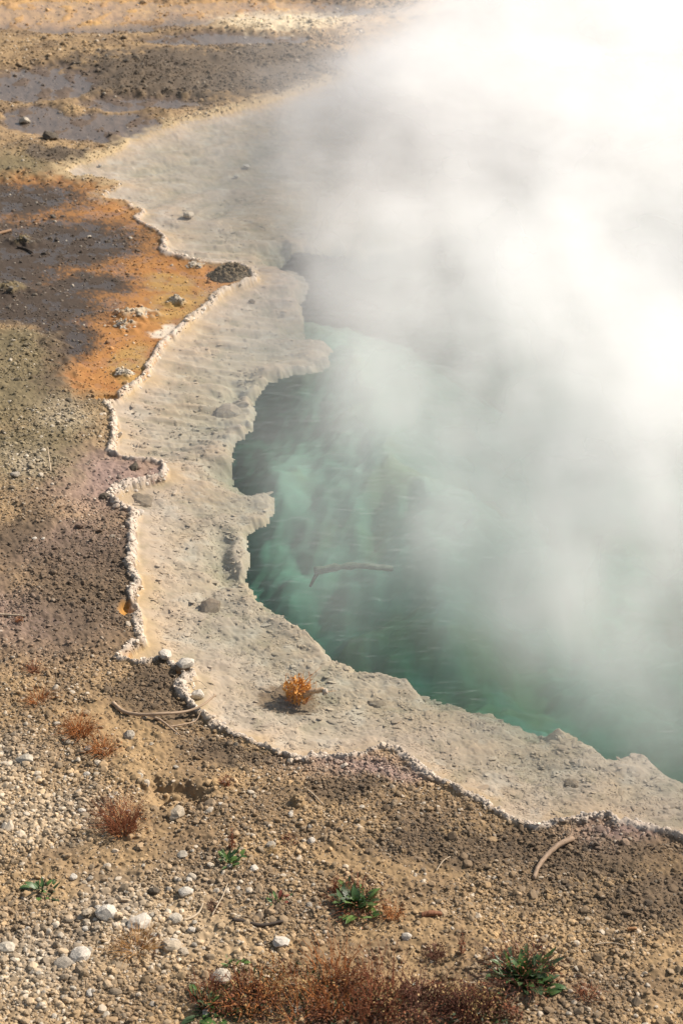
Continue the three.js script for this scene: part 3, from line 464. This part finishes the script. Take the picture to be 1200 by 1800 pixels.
twig('twig', 'straight pale twig on open gravel below the shore', [[-.135,-5.686],[-.103,-5.631],[-.068,-5.567]], 0.003, 0.002, pale, 0.007);
twig('twig', 'pale grass straw lying by the leafy green clump', [[0.324,-5.195],[0.350,-5.238],[0.375,-5.269]], 0.0022, 0.0014, pale, 0.008);
twig('twig', 'thin upright twig stuck in pink gravel at the left', [[-1.399,-8.221],[-1.415,-8.300],[-1.431,-8.380]], 0.004, 0.002, pale, [0, 0.03, 0.06]);
twig('twig', 'pale twig cut by the left edge beside a red sprig', [[-1.456,-6.879],[-1.389,-6.874],[-1.325,-6.865]], 0.005, 0.004, pale, 0.008);
twig('twig', 'brown twig on dark mat at the far left edge', [[-2.214,-11.666],[-2.170,-11.709],[-2.132,-11.752]], 0.012, 0.009, brown, 0.012);
twig('twig', 'dark bent twig on the black mat at far left', [[-2.042,-11.445],[-1.987,-11.414],[-1.934,-11.343]], 0.008, 0.006, dark, 0.008);
twig('twig', 'thin arched reed at the waterline above the forked branch', [[-.625,-6.380],[-.602,-6.409],[-.569,-6.421],[-.536,-6.400]], 0.0022, 0.0014, pale, [0.004, 0.02, 0.02, 0.006]);
twig('twig', 'pale thin twig lying across lower right gravel', [[0.814,-4.803],[0.870,-4.811],[0.924,-4.797]], 0.0022, 0.0018, pale, 0.008);
{ // a drowned log down in the throat
  const a = [-.131,-7.971], b = [0.246,-7.993], y = -0.36, t = thing('sunken_log', 'drowned log lying level down in the dark green water', 'log', [a[0], y, a[1]]);
  part('trunk', taper([[0, 0, 0], [(b[0] - a[0]) * 0.5, 0.03, 0], [b[0] - a[0], 0.0, b[1] - a[1]]], 0.018, 0.013, 10, 0.8), wood(0.52, 0.48, 0.38), t);
  part('branch_stub', taper([[0.02, 0, 0], [0.0, -0.03, 0.02], [-0.02, -0.07, 0.03]], 0.011, 0.006), wood(0.40, 0.36, 0.29), t);
}
{ const p = [0.296,-4.951], y = height(...p), t = thing('bark_chip', 'red brown curled bark chip on the gravel', 'bark', [p[0], y, p[1]]); part('bark', taper([[-0.032, 0.006, 0.004], [0, 0.013, 0], [0.034, 0.007, -0.004]], 0.012, 0.007, 8, 0.4), wood(0.30, 0.13, 0.06), t); }
{ const p = [0.947,-4.874], y = height(...p), t = thing('bark_chip', 'small orange leaf-like chip in the lower right gravel', 'bark', [p[0], y, p[1]]); part('bark', taper([[-0.014, 0.008, 0.002], [0, 0.011, 0], [0.016, 0.008, -0.002]], 0.006, 0.004, 8, 0.4), wood(0.42, 0.22, 0.09), t); }

// ---------------------------------------------------------------- plants
function leafGeo(bend, wide, tip) {
  const pos = [], idx = [], n = 6;
  for (let i = 0; i <= n; i++) { const t = i / n, w = wide * Math.pow(Math.sin(Math.PI * Math.pow(t, 0.8) * 0.93 + 0.14), 0.8) * (1 - tip * t), y = bend * t * t * -1 + 0.35 * t, x = t * (1 - 0.1 * t); pos.push(x, y + 0.05 * w, -w, x, y - 0.12 * wide, 0, x, y + 0.05 * w, w); }
  for (let i = 0; i < n; i++) for (let k = 0; k < 2; k++) { const a = i * 3 + k; idx.push(a, a + 1, a + 3, a + 1, a + 4, a + 3); }
  const g = new THREE.BufferGeometry(); g.setAttribute('position', new THREE.Float32BufferAttribute(pos, 3)); g.setIndex(idx); g.computeVertexNormals(); return g;
}
const leaves = [leafGeo(0.3, 0.16, 0.2), leafGeo(0.05, 0.13, 0.3), leafGeo(0.45, 0.2, 0.1)];
const leafMat = [[0.07, 0.14, 0.025], [0.045, 0.10, 0.02], [0.10, 0.17, 0.03], [0.03, 0.06, 0.015]].map((c) => new THREE.MeshPhysicalMaterial({ color: C(...c), roughness: 0.5, side: THREE.DoubleSide, transmission: 0.2, thickness: 0 }));
const redMat = [[0.26, 0.06, 0.03], [0.32, 0.12, 0.04], [0.16, 0.05, 0.03]].map((c) => new THREE.MeshPhysicalMaterial({ color: C(...c), roughness: 0.7, side: THREE.DoubleSide, transmission: 0.2, thickness: 0 }));
function hairs(n, radius, tall, spread, thick, lean = [0, 0], crook = 0.3) {   // thin bent stalks rising from a small base
  const list = [];
  for (let i = 0; i < n; i++) {
    const a = R() * 6.283, b = Math.sqrt(R()) * radius, h = tall * (0.35 + 0.65 * R()), o = spread * (0.3 + R()), x = Math.cos(a) * b, z = Math.sin(a) * b, pts = [];
    for (let k = 0; k <= 3; k++) { const t = k / 3; pts.push([x + (Math.cos(a) * o + lean[0]) * t * t + crook * tall * 0.25 * G() * t, h * t * (1 - 0.3 * t * spread / (tall + spread)), z + (Math.sin(a) * o + lean[1]) * t * t + crook * tall * 0.25 * G() * t]); }
    list.push(hair(pts, thick * (0.6 + 0.8 * R())));
  }
  return mergeGeometries(list);
}
function hair(pts, r) {
  const pos = [], idx = [], n = pts.length;
  pts.forEach(([x, y, z], i) => { const q = r * (1 - 0.7 * i / (n - 1)); for (let k = 0; k < 3; k++) pos.push(x + Math.cos(k * 2.094) * q, y, z + Math.sin(k * 2.094) * q); });
  for (let i = 0; i < n - 1; i++) for (let k = 0; k < 3; k++) { const a = i * 3 + k, b = i * 3 + (k + 1) % 3; idx.push(a, b, a + 3, b, b + 3, a + 3); }
  const g = new THREE.BufferGeometry(); g.setAttribute('position', new THREE.Float32BufferAttribute(pos, 3)); g.setIndex(idx); g.computeVertexNormals(); return g;
}
function flecks(n, radius, tall, size, flat = 1, low = 0) {                // small dry leaves and seed husks through a clump
  const pos = [];
  for (let i = 0; i < n; i++) {
    const a = R() * 6.283, b = Math.pow(R(), 0.6) * radius, y = low + tall * R() * (1 - 0.6 * b / radius), x = Math.cos(a) * b, z = Math.sin(a) * b * flat, s = size * (0.5 + R());
    const u = new THREE.Vector3(G(), G(), G()).normalize().multiplyScalar(s), v = new THREE.Vector3(G(), G(), G()).cross(u).normalize().multiplyScalar(s * 0.45);
    pos.push(x - u.x, y - u.y, z - u.z, x + v.x, y + v.y, z + v.z, x + u.x, y + u.y, z + u.z, x - u.x, y - u.y, z - u.z, x + u.x, y + u.y, z + u.z, x - v.x, y - v.y, z - v.z);
  }
  const g = new THREE.BufferGeometry(); g.setAttribute('position', new THREE.Float32BufferAttribute(pos, 3)); g.computeVertexNormals(); return g;
}
function rosette(p, label, r, n, mats, up = 0.5, name = 'green_plant', squash = 1) {
  const t = thing(name, label, 'plant', [p[0], height(...p) - 0.003, p[1]]);
  for (let i = 0; i < n; i++) {
    const m = part('leaf', leaves[i % 3], mats[Math.floor(R() * mats.length)], t), a = R() * 6.283, k = R(), s = r * (0.3 + 0.6 * R() * R());
    m.rotation.set(0, a, (0.15 + up * (1 - k)) * (0.6 + 0.6 * R()), 'YXZ'); m.position.set(Math.cos(a + G()) * r * 0.75 * k, 0.004 + 0.02 * R() * (1 - k), -Math.sin(a + G()) * r * 0.75 * k * squash); m.scale.set(s, s, s * (0.8 + 0.7 * R()));
  }
  return t;
}
const rust = [std(0.33, 0.12, 0.03), std(0.20, 0.065, 0.025), std(0.38, 0.20, 0.06), std(0.13, 0.05, 0.03)], straw = std(0.42, 0.29, 0.13), husk = [[0.36, 0.15, 0.045], [0.22, 0.08, 0.035], [0.30, 0.20, 0.08], [0.14, 0.07, 0.04]].map((c) => new THREE.MeshStandardMaterial({ color: C(...c), roughness: 0.9, side: THREE.DoubleSide }));
function tuft(p, label, r, tall, n, mat, huskMat, nh, lean = [0, 0], name = 'dry_tuft', thick = 0.0011) {
  const t = thing(name, label, 'plant', [p[0], height(...p) - 0.004, p[1]]);
  part('stalk_tangle', hairs(n, r * 0.45, tall, r * 0.8, thick, lean), mat, t, 'stuff');
  if (nh) part('seed_husk', flecks(nh, r, tall, 0.0035, 1, 0.004), huskMat, t, 'stuff');
  return t;
}
rosette([-.389,-5.232], 'spiky bright green rosette in open gravel, alone', 0.062, 46, [leafMat[0], leafMat[2], leafMat[1]], 0.9);
rosette([-1.008,-5.081], 'small dark green rosette near the left edge', 0.065, 36, [leafMat[1], leafMat[0], leafMat[3]], 0.7);
rosette([-.21,-5.023], 'tiny green sprig with reddish leaves above the dark stick', 0.05, 22, [leafMat[1], leafMat[0], redMat[0]], 0.8);
rosette([-.347,-4.716], 'tiny bright green sprig above the bottom rusty bush', 0.045, 20, [leafMat[0], leafMat[2]], 0.8);
{ const t = rosette([0.046,-5.002], 'leafy green clump with red stems around it, centre of the bank', 0.09, 110, [leafMat[0], leafMat[2], leafMat[1], leafMat[3]], 0.9);
  part('stalk_tangle', hairs(90, 0.07, 0.08, 0.07, 0.0011), rust[1], t, 'stuff'); part('seed_husk', flecks(420, 0.12, 0.06, 0.004), husk[1], t, 'stuff'); }
{ const t = rosette([0.570,-4.653], 'broad leafy green clump with dark red flower stems, lower right', 0.115, 150, [leafMat[0], leafMat[1], leafMat[3], leafMat[1]], 0.9);
  part('stalk_tangle', hairs(160, 0.09, 0.13, 0.09, 0.0012), rust[3], t, 'stuff'); part('seed_husk', flecks(900, 0.13, 0.12, 0.004), husk[1], t, 'stuff'); }
rosette([-.405,-4.529], 'dark green low plant at the bottom edge beside the rusty bush', 0.09, 80, [leafMat[1], leafMat[3], leafMat[0]], 0.5);
tuft([-.769,-5.422], 'rusty dry tuft left of the footprint hollow', 0.105, 0.13, 260, rust[1], husk[0], 420, [-0.02, -0.01]);
tuft([-.993,-6.015], 'orange dry tuft in pale gravel, upper one of two', 0.085, 0.08, 190, rust[0], husk[0], 320);
tuft([-.887,-5.896], 'orange dry tuft in pale gravel, lower one of two', 0.075, 0.06, 130, rust[0], husk[0], 200);
tuft([-1.179,-6.231], 'sparse orange tuft near the left edge below the dark bank', 0.07, 0.06, 100, rust[0], husk[2], 80);
tuft([-1.229,-6.458], 'sparse reddish tuft near the left edge above another', 0.05, 0.05, 70, rust[1], husk[0], 60);
tuft([-1.342,-6.819], 'small red sprig at the left edge by a pale twig', 0.022, 0.03, 40, rust[1], husk[0], 60);
tuft([-.421,-5.690], 'small rusty sprig right of the footprint hollow', 0.03, 0.05, 50, rust[1], husk[1], 60);
tuft([-.381,-5.313], 'tall thin red stem standing behind the spiky rosette', 0.012, 0.11, 14, rust[1], husk[1], 90);
tuft([-.18,-5.357], 'low red sprig on open gravel below the straight twig', 0.035, 0.03, 40, rust[3], husk[1], 70);
tuft([-.237,-5.288], 'small pale yellow tuft beside the low red sprig', 0.025, 0.035, 30, straw, husk[2], 30);
tuft([-.661,-4.792], 'dry brown tuft below the broad white stone', 0.09, 0.07, 180, rust[2], husk[3], 320);
tuft([-.422,-5.002], 'dark dry tuft behind the pale splinters', 0.03, 0.03, 50, rust[3], husk[3], 120);
tuft([0.304,-4.764], 'dark brittle clump left of the broad leafy clump', 0.045, 0.06, 70, rust[3], husk[3], 260);
tuft([-.019,-5.090], 'thin red stem at the left of the leafy clump', 0.02, 0.09, 16, rust[1], husk[1], 80);
tuft([0.170,-4.953], 'orange red stems at the right of the leafy clump', 0.045, 0.07, 60, rust[0], husk[0], 200);
tuft([0.769,-4.567], 'rusty stems at the right of the broad leafy clump', 0.05, 0.06, 60, rust[1], husk[1], 160);
tuft([0.386,-4.764], 'single tall dark red stem left of the broad leafy clump', 0.012, 0.12, 8, rust[3], husk[1], 110);
for (const [p, label, r, tall, k] of [[[-.143,-4.567], 'large rusty red bush at the bottom edge, leftmost', 0.17, 0.10, 0], [[0.000,-4.529], 'orange tinged rusty bush at the bottom edge, next to the largest one', 0.13, 0.10, 1], [[0.240,-4.517], 'dark brown bush at the bottom edge, middle', 0.13, 0.09, 3], [[0.416,-4.504], 'thin brown bush with a pale stalk at the bottom edge, rightmost', 0.10, 0.08, 3], [[-.322,-4.567], 'low rusty bush at the bottom edge over dark green leaves', 0.09, 0.06, 1]]) {
  const t = thing('rusty_bush', label, 'bush', [p[0], height(...p) - 0.004, p[1]], null);
  const clump = (f, n) => { const l = []; for (let i = 0; i < 9; i++) { const a = R() * 6.283, q = r * 1.25 * Math.sqrt(R()), s = 0.5 + 0.8 * R(), g = f(s, Math.round(n * s / 9)); g.translate(Math.cos(a) * q, 0, Math.sin(a) * q * 0.7); l.push(g); } return mergeGeometries(l); };
  part('stalk_tangle', clump((s, n) => hairs(n, r * 0.35 * s, tall * 1.5 * s, r * 0.45 * s, 0.0016), 260), rust[k], t, 'stuff'); part('seed_husk', clump((s, n) => flecks(n, r * 0.5 * s, tall * s, 0.0042, 0.9, 0.004), 1300), husk[k % 2], t, 'stuff');
  part('dark_leaf', clump((s, n) => flecks(n, r * 0.5 * s, tall * 0.6 * s, 0.006, 0.9, 0.003), 1300), husk[3], t, 'stuff'); part('dry_leaf', clump((s, n) => flecks(n, r * 0.4 * s, tall * 1.1 * s, 0.005, 0.9, 0.01), 500), husk[2], t, 'stuff');
  part('green_leaf', clump((s, n) => flecks(n, r * 0.4 * s, tall * 0.5 * s, 0.008, 0.9, 0.004), 260), leafMat[3], t, 'stuff');
}
{ // the orange plant that grows out of the shallows, and the bleached bit beside it
  const p = [-.177,-6.392], t = thing('water_plant', 'bright orange dead plant standing in the shallow water', 'plant', [p[0], -0.05, p[1]]);
  const m1 = std(0.62, 0.30, 0.07, 0.75), m2 = std(0.50, 0.19, 0.04, 0.75);
  part('stalk_tangle', hairs(70, 0.035, 0.115, 0.035, 0.002, [0.02, 0], 0.6), m1, t, 'stuff'); part('stalk_tangle', hairs(40, 0.045, 0.10, 0.045, 0.002, [0.03, 0], 0.7), m2, t, 'stuff');
  part('dry_leaf', flecks(260, 0.055, 0.10, 0.009, 0.8, 0.03), new THREE.MeshStandardMaterial({ color: C(0.6, 0.28, 0.06), roughness: 0.8, side: THREE.DoubleSide }), t, 'stuff');
  part('tall_stem', taper([[-0.03, 0.03, 0], [-0.045, 0.09, 0], [-0.04, 0.135, 0.01]], 0.0022, 0.001, 5), m2, t);
  const q = [-.09,-6.364], u = thing('bleached_stem', 'bleached stub of stem in the water right of the orange plant', 'plant', [q[0], -0.04, q[1]]);
  part('stem', taper([[-0.06, 0.03, 0], [-0.02, 0.055, 0.005], [0.02, 0.06, 0]], 0.012, 0.009, 8, 0.4), wood(0.6, 0.45, 0.3), u); part('stem_end', taper([[0.018, 0.05, 0.004], [0.034, 0.056, 0.006]], 0.014, 0.01, 8, 0.5), wood(0.66, 0.6, 0.52), u);
}
renderer.render(scene, camera);
